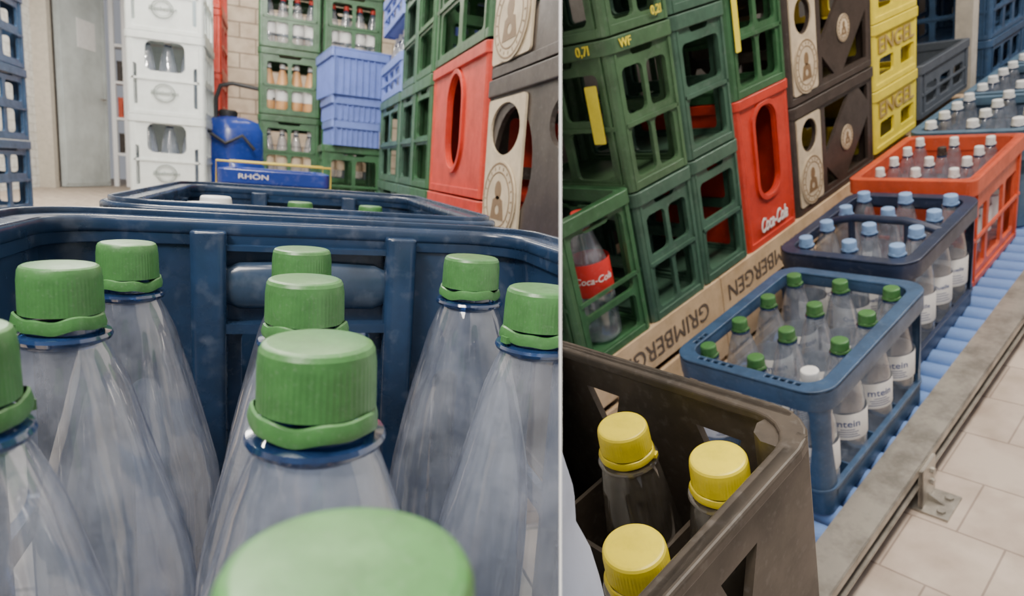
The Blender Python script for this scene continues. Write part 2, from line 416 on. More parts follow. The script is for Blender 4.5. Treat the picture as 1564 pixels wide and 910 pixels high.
def conveyor(fr,x0,x1,y0,y1,ztop,zfloor,label,legs,rail=.05,fl=.03):
    r=.0225;b=B()
    b.add(shape([(0,0),(fl,0),(fl,.004),(.004,.004),(.004,rail-.004),(fl,rail-.004),(fl,rail),(0,rail)],[],y1-y0))
    b.add(box(fl-.003,rail-.016,-(y1-y0)/2,fl,rail,(y1-y0)/2))
    M1=fm((x1,(y0+y1)/2,ztop-rail+.012),(1,0,0),(0,0,1))
    railm=b.mesh('side_rail',STEEL)
    rm2=B().add(box(x0-.006,y0,ztop-rail+.012,x0,y1,ztop+.004)).mesh('side_rail',STEEL)
    rl=B().add(lathe([(r*.6,0),(r,.001),(r,x1-x0-.005),(r*.6,x1-x0-.004)],20),fm((x0+.002,0,0),(0,1,0),(0,0,1))).mesh('roller',ROLL,40)
    parts=[('side_rail',railm,M1),('side_rail',rm2)]
    y=y0+.03
    while y<y1-.02:
        parts.append(('roller',rl,TR(0,y,ztop-r)));y+=.056
    for ly in legs:
        for xx,s in ((x1+.002,1),(x0,1)):
            q=B().add(box(xx,ly-.02,zfloor+.004,xx+.008,ly+.02,ztop-.04))
            q.add(box(xx,ly-.035,zfloor,xx+fl+.045,ly+.035,zfloor+.005))
            q.add(([(xx+.008,ly-.002,zfloor+.005),(xx+fl+.03,ly-.002,zfloor+.005),(xx+.008,ly-.002,ztop-.03),(xx+.008,ly+.002,zfloor+.005),(xx+fl+.03,ly+.002,zfloor+.005),(xx+.008,ly+.002,ztop-.03)],[(0,1,2),(5,4,3),(0,3,4,1),(1,4,5,2),(2,5,3,0)]))
            q.add(lathe([(.007,0),(.007,.006)],6),TR(xx+fl+.03,ly-.02,zfloor+.004));q.add(lathe([(.007,0),(.007,.006)],6),TR(xx+fl+.03,ly+.02,zfloor+.004))
            if s==1 and xx>x0+.1:
                q.add(box(xx+fl-.004,ly-.030,zfloor+.004,xx+fl+.003,ly-.024,ztop+.004))
                q.add(box(xx+fl-.002,ly-.030,zfloor+.004,xx+fl+.003,ly+.030,ztop+.004))
                for dz in (.02,.045): q.add(lathe([(.006,0),(.006,.005)],6),fm((xx+fl+.003,ly+.012,ztop-dz),(0,1,0),(0,0,1)))
            parts.append(('leg',q.mesh('leg',STEEL)))
    return thing(fr,'roller_conveyor',label,'roller conveyor',None,Matrix(),parts)
conveyor('L',-.17,.20,-.05,2.3,ZR-LH,-.5,'low roller conveyor with blue rollers carrying navy crates',(.1,.9,1.7))
W=.225;L=.34;H=.372
bx=crate_mesh('crate_body',BLUED,W,L,H,holes_grid(L-.02,H,3,((.1,.45),(.52,.74))),[rr(.03,.03,W-.05,.11,.01),rr(.03,.14,W-.05,.20,.01)],rimh=.03)
def bar(yy):
    return B().add(tube([(-.008,yy,H-.05),(-.008,yy,H+.016),(W+.008,yy,H+.016),(W+.008,yy,H-.05)],.0022,8)).mesh('frame_bar',mat('dull_yellow_paint',(.60,.46,.05),.5),60)
tx=B().add(textg('RHÖN',.015,.001,wid=.062),FNY((W*.3,-.008,H-.015))).mesh('lettering',PAP)
thing('L','bottle_crate','cobalt blue crate with thin yellow frame on the conveyor','bottle crate',bx,TR(-.137,1.56,ZR-LH),[('frame_bar',bar(-.012),None,'thin yellow bar'),('frame_bar',bar(L+.008),None,'thin yellow bar'),('lettering',tx)])
def pallet(fr,x,y,z,W,L,H,label='pale wooden pallet under stacked crates'):
    b=B()
    n=5
    for i in range(n):
        x0=x+W*i/n;b.add(box(x0,y,z+H-.02,x0+W/n*.8,y+L,z+H))
    for i in (0,1,2):
        yy=y+(L-.09)*i/2;b.add(box(x,yy,z+.02,x+W,yy+.09,z+H-.02));
        b.add(box(x,yy,z,x+W,yy+.09,z+.018))
    return thing(fr,'pallet',label,'wooden pallet',b.mesh('pallet',WOOD),Matrix())
def small_bottle(fr,x,y,z,m,capm,label,group,H=.22,R=.03,lab=None):
    return bottle(fr,x,y,z,H,R,m,capm,label,group,cr=.012,lab=lab)
pallet('L',-.14,3.3,-.5,.58,.5,.11)
TANL=mat('tan_label',(.62,.50,.36),.6)
for c,(x0,) in enumerate([(-.125,),(.16,)]):
    for k in range(5):
        z=-.39+.30*k
        grid_crate('L',x0,3.3,z,.27,.38,.295,GRN,'green plastic crate of small bottles in a tall stack','green crates against the brick wall',ncy=2,rows=((.08,.38),(.46,.80)))
        if z<.9 and z>-.3:
            for j in range(4):
                small_bottle('L',x0+.04+.063*j,3.345,z+.014,JUICE if k in (2,) else GL,CAPW if k!=3 else REDM,'small bottle of pale orange drink with white label' if k in (2,) else 'small clear bottle with pale label','small bottles in the green stacks',lab=label_meshes(.0305,.05,.11,None,None,PAP if k!=1 else TANL,0,.02))
for k in range(2):
    grid_crate('L',.135,2.68,-.5+.29*k,.24,.36,.285,GRN,'green plastic crate beneath blue stackable boxes','green crates under the blue boxes',ncy=2,rows=((.10,.80),))
def bluebox(z,h,label,s,rot):
    W,L=.235*s,.36*s;b=B()
    b.add(panel(L,h,[],.004),FX((W-.012,0,0)));b.add(panel(L,h,[],.004),FNX((.012,L,0)));b.add(panel(W-.024,h,[],.004),FNY((.012,.012,0)));b.add(panel(W-.024,h,[],.004),FNY((.012,L-.012,0)))
    b.add(box(.012,.012,0,W-.012,L-.012,.004))
    for i in range(9):
        x=.02+i*(W-.04)/8;b.add(box(x-.0025,.004,.0,x+.0025,.012,h-.03))
    for i in range(12):
        y=.02+i*(L-.04)/11;b.add(box(.004,y-.0025,0,.012,y+.0025,h-.03))
    m=b.mesh('box_body',BLUEB)
    r=B().add(shape(rr(0,0,W,L,.01),[rr(.016,.016,W-.016,L-.016,.008)],.008,.001),TR(0,0,h-.004)).add(shape(rr(0,0,W,L,.01),[rr(.004,.004,W-.004,L-.004,.008)],.03,.001),TR(0,0,h-.018)).mesh('rim',BLUEB)
    thing('L','storage_box',label,'plastic storage box',m,TR(.25,2.80,z)@Matrix.Rotation(math.radians(rot),4,'Z')@TR(-W/2,-L/2,0),[('rim',r)],'blue stackable boxes')
for k,(z,h,s) in enumerate([(.075,.10,.84),(.175,.09,.89),(.265,.17,1.0)]): bluebox(z,h,'ribbed bright blue plastic stacking box with flanged rim',s,(4,5,7)[k])
def white_crate(x,y,z,W,L,H,side=True):
    hy=[rr(W*.20,H*.54,W*.72,H*.90,.025),rr(W*.02,H*.12,W*.09,H*.62,.008),rr(W*.83,H*.12,W*.90,H*.62,.008)]
    key=('white',W,L,H)
    if key not in CC:
        CC[key]=crate_mesh('crate_body',WHT,W,L,H,holes_grid(L-.02,H,3,((.1,.45),(.52,.8))),hy,hyb=[])
        lg=B();c=Vector((W*.48,-.006,H*.28))
        for r0,r1 in ((.040,.037),(.031,.0295)):
            lg.add(shape(ell(0,0,r0,r0*.9),[ell(0,0,r1,r1*.9)],.002),FNY(c))
        lg.add(textg('Elisabethen',.021,.0008,.2,wid=.10),FNY(c))
        CC['wl']=lg.mesh('emblem',mat('grey_print',(.22,.26,.24),.5))
    thing('L','bottle_crate','white plastic bottle crate with grey round emblem in a tall stack','bottle crate',CC[key],TR(x,y,z),[('emblem',CC['wl'])],'white crate stack')
    for j in range(3):
        bottle('L',x+.06+j*.078,y+.06,z+.014,.29,.036,GL,CAPW,'clear water bottle inside a white crate','bottles in the white stack',cr=.014)
for k in range(4): white_crate(-.60,3.0,-.5+.32*k,.275,.38,.318)
for k in range(5): grid_crate('L',-.62,3.6,-.5+.30*k,.31,.36,.295,REDM,'red plastic crate stacked behind white crates','red crates behind the white stack',rows=((.1,.42),(.5,.8)))
for k in range(6):
    grid_crate('L',-1.20,2.45,-.5+.25*k,.31,.40,.247,BLUE,'dark blue plastic crate in a tall stack beside the doorway','dark blue crate stack',ncy=3,rows=((.1,.44),(.54,.80)))
b=B()
prof=[(0.001,0),(.10,0),(.118,.02),(.12,.10),(.112,.11),(.12,.12),(.12,.22),(.112,.23),(.118,.24),(.116,.33),(.10,.36),(.05,.375),(.001,.378)]
g=lathe(prof,40);vv=[]
for p in g[0]:
    a=math.atan2(p[1],p[0]);w=1+.06*math.sin(5*a+p[2]*14)
    vv.append((p[0]*w*1.22,p[1]*w,p[2]*1.40))
b.add((vv,g[1]))
tk=b.mesh('tank_body',BLUED,50)
lid=B().add(lathe([(.04,0),(.042,.02),(.035,.03),(.001,.03)],24),TR(-.02,0,.525)).mesh('lid',DARK,40)
hd=B().add(tube([(-.07,-.02,.47),(-.07,-.02,.60),(-.05,-.02,.66),(.0,-.02,.675),(.14,-.02,.66),(.18,-.02,.62)],.010,10)).mesh('handle',DARK,60)
hose=B().add(tube([(-.10,-.13,.45),(-.02,-.145,.40),(.05,-.14,.44),(.10,-.13,.38)],.008,10)).mesh('hose',DARK,60)
thing('L','barrel','shiny cobalt blue plastic barrel with dark tube handle','barrel',tk,TR(-.24,3.35,-.5+.155),[('lid',lid),('handle',hd),('hose',hose)])
pallet('L',-.38,3.2,-.5,.25,.3,.155,'pale wooden pallet beneath a blue barrel')
XW=.335
def lstack(y0,L,zs,H,m,label,group,**k):
    for z in zs: grid_crate('L',XW,y0,z,.29,L,H,m,label,group,**k)
pallet('L',XW,1.60,-.5,.3,.95,.175)
lstack(1.60,.22,[-.325+.282*k for k in range(4)],.278,GRN,'green plastic crate with window openings in a wall of crates','green crates along the wall',ncx=1,rows=((.08,.40),(.48,.82)))
lstack(1.83,.22,[-.325+.282*k for k in range(4)],.278,GRN3,'green plastic crate with window openings in a wall of crates','green crates along the wall',ncx=1,rows=((.08,.40),(.48,.82)))
lstack(2.07,.45,[-.325,-.043],.278,GRN3,'green plastic crate below blue crates of bottles','green crates along the wall',ncx=2,rows=((.08,.40),(.48,.82)))
for z in (.24,.47,.70):
    lstack(2.07,.45,[z],.12,BLUEB,'shallow blue crate holding upright clear bottles','shallow blue crates',ncx=3,rows=((.2,.7),),name='bottle_crate')
    for j in range(5):
        bottle('L',XW+.045,2.12+.085*j,z+.014,.21,.032,GL,CAPW,'clear bottle standing in a shallow blue crate','bottles in shallow blue crates',cr=.012)
def oblong(fr,x,y,z,W,L,H,m,label,group,txt=None,face='-x'):
    a0,a1=(.36,.64) if face=='-x' else (.28,.72)
    h0,h1=(.20,.88) if face=='-x' else (.32,.90)
    k=('ob',W,L,H,m.name)
    l=L-.02;w=W-.02
    if k not in CC:
        CC[k]=crate_mesh('crate_body',m,W,L,H,[rr(l*a0,H*h0,l*a1,H*h1,l*.2,10)],[rr(w*.30,H*.36,w*.70,H*.86,w*.2,10)],ribs=False,rimh=.022)
    ww=l*(a1-a0)+.024;hh=H*(h1-h0)+.024
    fr_=B().add(shape(rr(0,0,ww,hh,l*.22,10),[rr(.010,.010,ww-.010,hh-.010,l*.2,10)],.008,.001),(FNX((-.002,L-.01-l*a0+.012,H*h0-.012)) if face=='-x' else FX((W+.002,.01+l*a0-.012,H*h0-.012)))).mesh('opening_frame',m)
    parts=[('opening_frame',fr_)]
    if txt:
        t=B().add(textg(txt,.05,.001,.35,wid=L*.55),(FNX((-.006,L*.5,H*.13)) if face=='-x' else FX((W+.006,L*.5,H*.13)))).mesh('lettering',PAP)
        parts.append(('lettering',t,None,'white script lettering'))
    thing(fr,'bottle_crate',label,'bottle crate',CC[k],TR(x,y,z),parts,group)
pallet('L',XW,1.10,-.5,.3,.48,.175)
for k in range(2): oblong('L',XW,1.13,-.325+.282*k,.29,.45,.278,REDM,'red plastic crate with tall oblong opening among green and brown crates','red crates along the wall')
lstack(1.13,.45,[.241,.523],.278,GRN,'green plastic crate stacked on a red crate','green crates along the wall',ncx=2,rows=((.08,.40),(.48,.82)))
def emblem(R,name='emblem',sx=1.0):
    e=B();e.add(shape(ell(0,0,R*sx,R),[],.002));
    a=e.mesh(name,CRM)
    q=B()
    for r0,r1 in ((.95,.90),(.72,.68)):
        q.add(shape(ell(0,0,R*r0*sx,R*r0),[ell(0,0,R*r1*sx,R*r1)],.003))
    for i in range(20):
        t=2*math.pi*i/20;q.add(box(-.0012,-.0028,-.0015,.0012,.0028,.0016),TR(R*.81*math.cos(t)*sx,R*.81*math.sin(t),0)@Matrix.Rotation(t-math.pi/2,4,'Z'))
    q.add(shape(ell(0,R*.25,R*.2*sx,R*.24),[],.003));q.add(shape([(-R*.42*sx,-R*.5),(R*.42*sx,-R*.5),(R*.3*sx,0),(0,R*.12),(-R*.3*sx,0)],[ell(0,-R*.25,R*.12*sx,R*.12)],.003))
    return a,q.mesh('emblem_print',mat('brown_print',(.22,.14,.07),.5))
def bc_crate(fr,x,y,z,W,L,H,face,cream,group):
    l=L-.02;w=W-.02
    k=('bc',W,L,H,cream,face)
    a0=cream+.03;a1=l-.025
    hr=.30 if face=='+x' else .37
    if k not in CC:
        hole=ell(cream*.5 if face=='+x' else l-cream*.5,H*.70,cream*hr,H*.14)
        if face=='+x': hh=[[(a0,H*.42),(a0+(a1-a0)*.55,H*.86),(a0,H*.86)],[(a0+(a1-a0)*.45,H*.10),(a1,H*.10),(a1,H*.54)],[(a0,H*.10),(a0+(a1-a0)*.25,H*.10),(a0,H*.30)],[(a1,H*.70),(a1,H*.86),(a0+(a1-a0)*.80,H*.86)]]
        else:
            hh=[ell((l-cream)*.5,H*.5,(l-cream)*.38,H*.32)]
        CC[k]=crate_mesh('crate_body',BRN,W,L,H,[hole]+hh,holes_grid(w,H,2,((.1,.42),(.5,.8))),ribs=False)
        hole2=ell(cream*.5,H*.70,cream*(hr+.02),H*.15)
        CC[k+('pm',)]=B().add(shape(rr(.004,.02,cream-.004,H-.034,.008),[hole2],.004)).mesh('cream_panel',CRM)
        Re=min(H*.23,cream*.66)
        CC[k+('em',)]=emblem(Re,'emblem',sx=min(1,cream*.44/Re) if face=='+x' else cream*.44/Re)
        CC[k+('em2',)]=emblem(H*.12,'emblem')
    MP=FX((W+.003,.01,0)) if face=='+x' else FNX((-.003,L-.01,0))
    em=CC[k+('em',)]
    ME=MP@TR(cream*.5,H*.29,.004)
    parts=[('cream_panel',CC[k+('pm',)],MP,'cream panel with round hand hole'),('emblem',em[0],ME,'round pale emblem',[('emblem_print',em[1])])]
    if face=='+x':
        e2=CC[k+('em2',)];parts.append(('emblem',e2[0],FX((W+.002,.01+(a0+a1)*.5-.008,H*.46)),'small round pale emblem',[('emblem_print',e2[1])]))
    thing(fr,'bottle_crate','dark brown crate with cream panel and round emblem','bottle crate',CC[k],TR(x,y,z),parts,group)
pallet('L',XW,.62,-.5,.3,.44,.10)
for k in range(3): bc_crate('L',XW,.65,-.40+.282*k,.29,.46,.278,'-x',.19,'brown and cream crates along the wall')
def brickmat(name,c1,c2,mort,scale,bw=.5,rh=.25,axis='XZ'):
    m=bpy.data.materials.new(name);m.use_nodes=True;nt=m.node_tree;b=nt.nodes['Principled BSDF'];b.inputs['Roughness'].default_value=.75
    tc=nt.nodes.new('ShaderNodeTexCoord');sp=nt.nodes.new('ShaderNodeSeparateXYZ');cb=nt.nodes.new('ShaderNodeCombineXYZ')
    nt.links.new(tc.outputs['Object'],sp.inputs[0])
    nt.links.new(sp.outputs[axis[0]],cb.inputs['X']);nt.links.new(sp.outputs[axis[1]],cb.inputs['Y'])
    br=nt.nodes.new('ShaderNodeTexBrick');br.inputs['Color1'].default_value=(*c1,1);br.inputs['Color2'].default_value=(*c2,1);br.inputs['Mortar'].default_value=(*mort,1)
    br.inputs['Scale'].default_value=scale;br.inputs['Brick Width'].default_value=bw;br.inputs['Row Height'].default_value=rh;br.inputs['Mortar Size'].default_value=.012
    nt.links.new(cb.outputs[0],br.inputs['Vector'])
    ns=nt.nodes.new('ShaderNodeTexNoise');ns.inputs['Scale'].default_value=14;ns.inputs['Detail'].default_value=8
    nt.links.new(tc.outputs['Object'],ns.inputs['Vector'])
    rp=nt.nodes.new('ShaderNodeValToRGB');rp.color_ramp.elements[0].position=.3;rp.color_ramp.elements[0].color=(.55,.5,.46,1);rp.color_ramp.elements[1].position=.6
    nt.links.new(ns.outputs['Fac'],rp.inputs['Fac'])
    mm=nt.nodes.new('ShaderNodeMix');mm.data_type='RGBA';mm.blend_type='MULTIPLY';mm.inputs['Factor'].default_value=.6
    nt.links.new(br.outputs['Color'],mm.inputs['A']);nt.links.new(rp.outputs['Color'],mm.inputs['B'])
    nt.links.new(mm.outputs['Result'],b.inputs['Base Color'])
    bp=nt.nodes.new('ShaderNodeBump');bp.inputs['Strength'].default_value=.4;bp.invert=True;bp.inputs['Distance'].default_value=.01
    nt.links.new(br.outputs['Fac'],bp.inputs['Height']);nt.links.new(bp.outputs['Normal'],b.inputs['Normal'])
    return m,br
BRK,_=brickmat('tan_brick',(.68,.60,.49),(.60,.52,.42),(.30,.25,.20),2.6,.5,.24)
BRW,_=brickmat('white_painted_brick',(.80,.80,.76),(.74,.74,.70),(.55,.55,.50),2.6,.5,.24,'YZ')
TIL,tb=brickmat('beige_floor_tiles',(.60,.50,.42),(.54,.45,.38),(.33,.26,.22),3.6,.5,.5,'XY');tb.offset=.5;tb.inputs['Mortar Size'].default_value=.006;TIL.node_tree.nodes['Principled BSDF'].inputs['Roughness'].default_value=.42
FLR,tb=brickmat('worn_floor_tiles',(.46,.38,.30),(.40,.33,.27),(.2,.17,.14),3.2,.5,.5,'XY')
DK=mat('dark_wall',(.12,.11,.10),.8)
def struct(fr,name,g,m): 
    return thing(fr,name,None,None,B().add(g).mesh(name,m),Matrix(),kind='structure')
struct('L','floor',box(-4,-1.5,-.6,3.2,12,-.5),FLR)
struct('L','wall_back',box(-.55,4.6,-.5,3.2,4.75,2.6),BRK)
struct('L','wall_left',box(-2.75,-1.5,-.5,-2.6,9.0,2.6),BRW)
struct('L','wall_right',box(1.0,-1.5,-.5,1.1,4.6,2.6),DK)
b=B();b.add(box(-4,10.2,-.5,-2.75,10.35,2.6));b.add(box(-1.9,10.2,-.5,-.5,10.35,2.6));b.add(box(-2.75,10.2,1.95,-1.9,10.35,2.6))
thing('L','wall_end',None,None,b.mesh('wall_end',TANW),Matrix(),kind='structure')
struct('L','wall_corridor',box(-.56,4.75,-.5,-.5,10.2,2.6),WHITEW)
b=B();b.add(box(-2.60,8.55,-.5,-2.45,8.68,1.98));b.add(box(-2.6,8.6,1.94,-1.6,8.7,2.05))
thing('L','trim_1',None,None,b.mesh('trim_1',FRM),Matrix(),kind='structure')
lf=B().add(box(0,-.02,0,.90,.02,2.40)).add(box(.03,-.026,.03,.87,-.02,.06)).add(box(.03,-.026,2.34,.87,-.02,2.37)).add(box(.03,-.026,.03,.06,-.02,2.37)).add(box(.84,-.026,.03,.87,-.02,2.37)).mesh('door_1',DOORM)
dM=TR(-2.42,8.72,-.49)@Matrix.Rotation(math.radians(73),4,'Z')
thing('L','door_1',None,None,lf,dM,[('notice',B().add(box(.34,-.029,1.60,.68,-.021,1.92)).mesh('notice',PAP)),('door_handle',B().add(tube([(.78,-.03,1.05),(.78,-.07,1.05),(.68,-.07,1.05)],.01,8)).mesh('door_handle',STEEL,50))],kind='structure')
b=B()
for zz in (-.1,.35,.8,1.25): b.add(box(-2.12,9.7,zz,-1.3,10.0,zz+.03))
for xx in (-2.12,-1.98,-1.65,-1.3): b.add(box(xx,9.68,-.5,xx+.05,9.74,2.0))
thing('L','shelf_rack','pale metal shelf rack beyond the grey door','shelf rack',b.mesh('shelf_rack',WHITEW),Matrix())
for i,(zz,mm) in enumerate([(.835,BRN),(.385,ORG),(-.065,BRN)]):
    grid_crate('L',-2.06,9.76,zz,.40,.22,.25,mm,'small plastic crate on the shelf rack','crates on the shelf rack',ncy=3)
# ================================================================= RIGHT BAY (own frame)
ZT=-.885;ZF=-.97
struct('R','floor_lower',box(-1.6,-.6,ZF-.1,3.0,6.5,ZF),TIL)
struct('R','wall_side',box(-1.6,.0,ZF,-1.5,6.5,1.2),DK)
struct('R','wall_far',box(-1.6,5.2,ZF,3.0,5.3,1.2),mat('grey_brown_wall',(.20,.165,.14),.8))
struct('R','trim_3',box(-.90,2.90,ZF,-.845,2.96,1.0),mat('pale_post_paint',(.52,.48,.42),.5,noise=.2))
conveyor('R',-.80,-.404,.36,4.2,ZT,ZF,'roller conveyor with blue rollers and wide steel side rail',(1.02,2.0,3.0),rail=.045,fl=.062)
def ring_crate(x,y,W,L,H,m,label,handle=False,tray=.075,slots=True):
    b=B();t=.006
    tr=shape(rr(0,0,W,L,.03,6),[rr(t,t,W-t,L-t,.026,6)],tray,.001);b.add(tr,TR(0,0,tray/2))
    b.add(shape(rr(-.004,-.004,W+.004,L+.004,.033,6),[rr(t,t,W-t,L-t,.026,6)],.006,.001),TR(0,0,tray))
    b.add(box(.006,.006,.003,W-.006,L-.006,.010))
    for i in (1,2): b.add(box(W*i/3-.0015,.006,.01,W*i/3+.0015,L-.006,tray*.8))
    for i in (1,2,3): b.add(box(.006,L*i/4-.0015,.01,W-.006,L*i/4+.0015,tray*.8))
    body=b.mesh('crate_body',m,40)
    sl=[]
    if slots:
        for k in range(5): sl.append(rr(.045+k*.015,.006,.054+k*.015,.013,.001,2));sl.append(rr(W-.1+k*.013,.006,W-.092+k*.013,.013,.001,2))
        for k in range(3): sl.append(rr(.005,.05+k*.015,.012,.06+k*.015,.001,2))
    rm=B().add(shape(rr(-.008,-.008,W+.008,L+.008,.045,8),[rr(.018,.018,W-.018,L-.018,.03,8)]+sl,.008,.002),TR(0,0,H-.004))
    rm.add(shape(rr(-.008,-.008,W+.008,L+.008,.045,8),[rr(-.003,-.003,W+.003,L+.003,.041,8)],.038,.001),TR(0,0,H-.020))
    rm.add(shape(rr(.013,.013,W-.013,L-.013,.034,8),[rr(.018,.018,W-.018,L-.018,.03,8)],.024,.001),TR(0,0,H-.014))
    rim=rm.mesh('rim',m,40)
    v=[];f=[];R=.022;n=8
    for j,(zz,e) in enumerate(((.0,.014),(tray,.012),(H*.55,.001),(H-.05,.002),(H-.01,.016))):
        pts=[(0,R+e)]+[(R-R*math.cos(math.radians(90*i/n)),R-R*math.sin(math.radians(90*i/n))) for i in range(n+1)]+[(R+e,0)]
        for p in pts: v.append((p[0],p[1],zz))
    K=n+3
    for j in range(4):
        for i in range(K-1): f.append((j*K+i,j*K+i+1,(j+1)*K+i+1,(j+1)*K+i))
    pm=B().add((v,f)).mesh('corner_post',m,60)
    parts=[('rim',rim)]
    for k,(px_,py_) in enumerate(((0,0),(W,0),(W,L),(0,L))):
        parts.append(('corner_post',pm,TR(px_,py_,0)@Matrix.Rotation(math.pi/2*k,4,'Z')))
    if handle:
        h=B();h.add(tube([(.01,L*.5,H-.01),(W*.2,L*.5,H+.004),(W*.3,L*.5,H+.010),(W*.7,L*.5,H+.010),(W*.8,L*.5,H+.004),(W-.01,L*.5,H-.01)],.010,8))
        h.add(tube([(W*.28,L*.5,H+.005),(W*.28,L*.5,.02)],.008,8)).add(tube([(W*.72,L*.5,H+.005),(W*.72,L*.5,.02)],.008,8))
        parts.append(('handle',h.mesh('handle',NAVY2,50)))
    return thing('R','bottle_crate',label,'bottle crate',body,TR(x,y,ZT),parts,'crates on the roller conveyor')
def fill_R(x,y,W,L,H,R,capm,label,group,lab=None,gm=GLR,white=None,top=-.012):
    for i in range(3):
        for j in range(4):
            w=white==(i,j)
            bottle('R',x+.042+(W-.084)*i/2,y+.045+(L-.09)*j/3,ZT+.012,H,R,gm,CAPW if w else capm,'empty clear plastic bottle with white screw cap' if w else label,group,cr=.0150,lab=lab,rot=random.uniform(-.3,.3))
CH=.255
ring_crate(-.690,.81,.275,.41,CH,BLUE,'blue crate with rounded rim holding green-capped bottles on the rollers',tray=.05)
fill_R(-.690,.81,.275,.41,.250,.038,CAPG,'empty clear labelled plastic bottle with green cap','bottles in the blue crate',lab=label_meshes(.0385,.065,.120,'mtein',INKB,PAP,-.85,.020),white=(2,0))
ring_crate(-.735,1.275,.275,.39,CH+.012,NAVY2,'dark navy crate with central handle holding light-blue-capped bottles',handle=True,slots=False,tray=.04)
fill_R(-.735,1.275,.275,.39,.274,.037,CAPB,'empty clear labelled plastic bottle with light blue cap','bottles in the dark navy crate',lab=label_meshes(.0375,.055,.125,'Quelle',INKB,PAP,-.85,.014))
def orange():
    x,y,W,L,H=-.76,1.71,.275,.38,.29
    l=L-.02;w=W-.02
    hx=[rr(l*.08,H*.12,l*.28,H*.70,.01),rr(l*.33,H*.12,l*.63,H*.70,.01),rr(l*.68,H*.12,l*.92,H*.70,.01)]
    hy=[rr(w*.1,H*.12,w*.45,H*.62,.01),rr(w*.55,H*.12,w*.9,H*.62,.01)]
    me=crate_mesh('crate_body',ORG,W,L,H,hx,hy,lip=.009,rimh=.04)
    thing('R','bottle_crate','orange-red plastic crate holding clear glass bottles on rollers','bottle crate',me,TR(x,y,ZT),[],'crates on the roller conveyor')
    for i in range(3):
        for j in range(4):
            bottle('R',x+.05+.085*i,y+.05+.09*j,ZT+.013,.290,.033,GLR,BRN if (i,j) in ((1,2),) else CAPW,'empty clear bottle standing in the orange-red crate','bottles in the orange-red crate',cr=.011,lab=label_meshes(.0335,.06,.13,None,None,PAP,0,.02) if i==2 else None)
orange()
for n,yy in enumerate((2.15,2.61,3.07)):
    ring_crate(-.78,yy,.30,.42,.285,BLUEG,'slate blue crate of empty bottles farther along the rollers',tray=.20,slots=False)
    fill_R(-.78,yy,.30,.42,.295,.035,CAPW,'empty clear bottle in a slate blue crate','bottles in slate blue crates')
for c,(x,y) in enumerate([(-1.14,3.05),(-1.14,3.50),(-1.14,3.95)]):
    for k in range(5): grid_crate('R',x,y,ZF+.001+.235*k,.31,.42,.232,BLUE,'dark blue plastic crate stacked past the row','dark blue crates past the row',ncx=3,ncy=3)
XS=-.82
def bin_(y,L,txt,ty=None):
    b=B();x0,x1=-1.22,-.812;zt=-.645
    for (a,c) in ((-.735,zt),(-.845,-.755),(-.955,-.865)):
        b.add(box(x1-.012,y+.001,a,x1,y+L-.001,c))
        b.add(box(x0,y+.004,a,x1-.012,y+.016,c))
    for yy in (y+.004,y+L*.5-.03,y+L-.064): b.add(box(x1-.034,yy,ZF,x1-.0125,yy+.06,zt))
    b.add(box(x0,y,zt-.015,x1-.013,y+L,zt-.001));b.add(box(x0,y,ZF,x0+.02,y+L,zt-.016))
    parts=[]
    if txt:
        parts=[('lettering',B().add(textg(txt,.060,.0006,wid=.34,off=-.004),fm((x1+.0012,ty,-.692),(0,-1,0),(0,0,-1))).mesh('lettering',INK),None,'dark stencilled lettering')]
    thing('R','wooden_bin','pale wooden slatted bin with stencilled lettering beneath crate stacks' if txt else 'pale wooden slatted bin beneath crate stacks','wooden bin',b.mesh('bin_boards',WOOD),Matrix(),parts,'wooden bins under the crate stacks')
bin_(.45,.70,'GRIMBERGEN',.92);bin_(1.151,.71,'GRIMBERGEN',1.345);bin_(1.862,.96,None)
def rst(x1,y,z,L,H,m,label,group,W=.30,**k): return grid_crate('R',x1-W,y,z,W,L,H,m,label,group,**k)
G1='green crates on the wooden bins'
gl='green plastic crate with window openings stacked on wooden bins'
rst(XS,.70,-.644,.20,.305,GRN,'green crate holding an empty cola bottle with red label',G1,ncx=1,rows=((.06,.30),(.34,.88)))
def sticker(M,w,h,txt=None):
    return ('sticker',B().add(shape(rr(0,0,w,h,.003),[],.0012)).mesh('sticker',STICK),M,'yellow sticker')
for k in range(4):
    z=-.644+.29*k
    pr=[]
    if k==1: pr=[sticker(FNY((.235,-.0095,.10)),.030,.11)]
    if k==1:
        t1=B().add(textg('0,7l',.024,.0008),FNY((.246,-.0085,.272))).mesh('lettering',STICK)
        t2=B().add(textg('WF',.022,.0008),FX((.3085,.04,.272))).mesh('lettering',STICK);pr+= [('lettering',t1),('lettering',t2)]
    if k==2:
        pr=[('lettering',B().add(textg('0,2l',.022,.0008),FX((.3085,.14,.02))).mesh('lettering',STICK))]
    rst(XS,.915,z,.185,.286,GRN2 if k else GRN3,gl,G1,ncx=2,rows=((.08,.42),(.5,.80)),parts=pr)
    rst(XS,1.104,z+.003,.178,.286,GRN3,gl,G1,ncx=1,rows=((.08,.42),(.5,.80)))
oblong('R',XS-.3,1.292,-.644,.30,.225,.365,REDM,'red plastic crate with tall oblong opening and white script','red crates on the wooden bins','Coca-Cola','+x')
rst(XS,1.292,-.277,.225,.286,GRN,'green crate stacked on a red crate',G1,ncx=2,rows=((.08,.42),(.5,.80)),parts=[sticker(FX((.3085,.012,.10)),.02,.12)])
rst(XS,1.292,.011,.225,.286,GRN,'green crate stacked on a red crate',G1,ncx=2,rows=((.08,.42),(.5,.80)))
for k in range(3): bc_crate('R',XS-.30,1.53,-.644+.29*k,.30,.46,.286,'+x',.13,'brown and cream crates on the wooden bins')
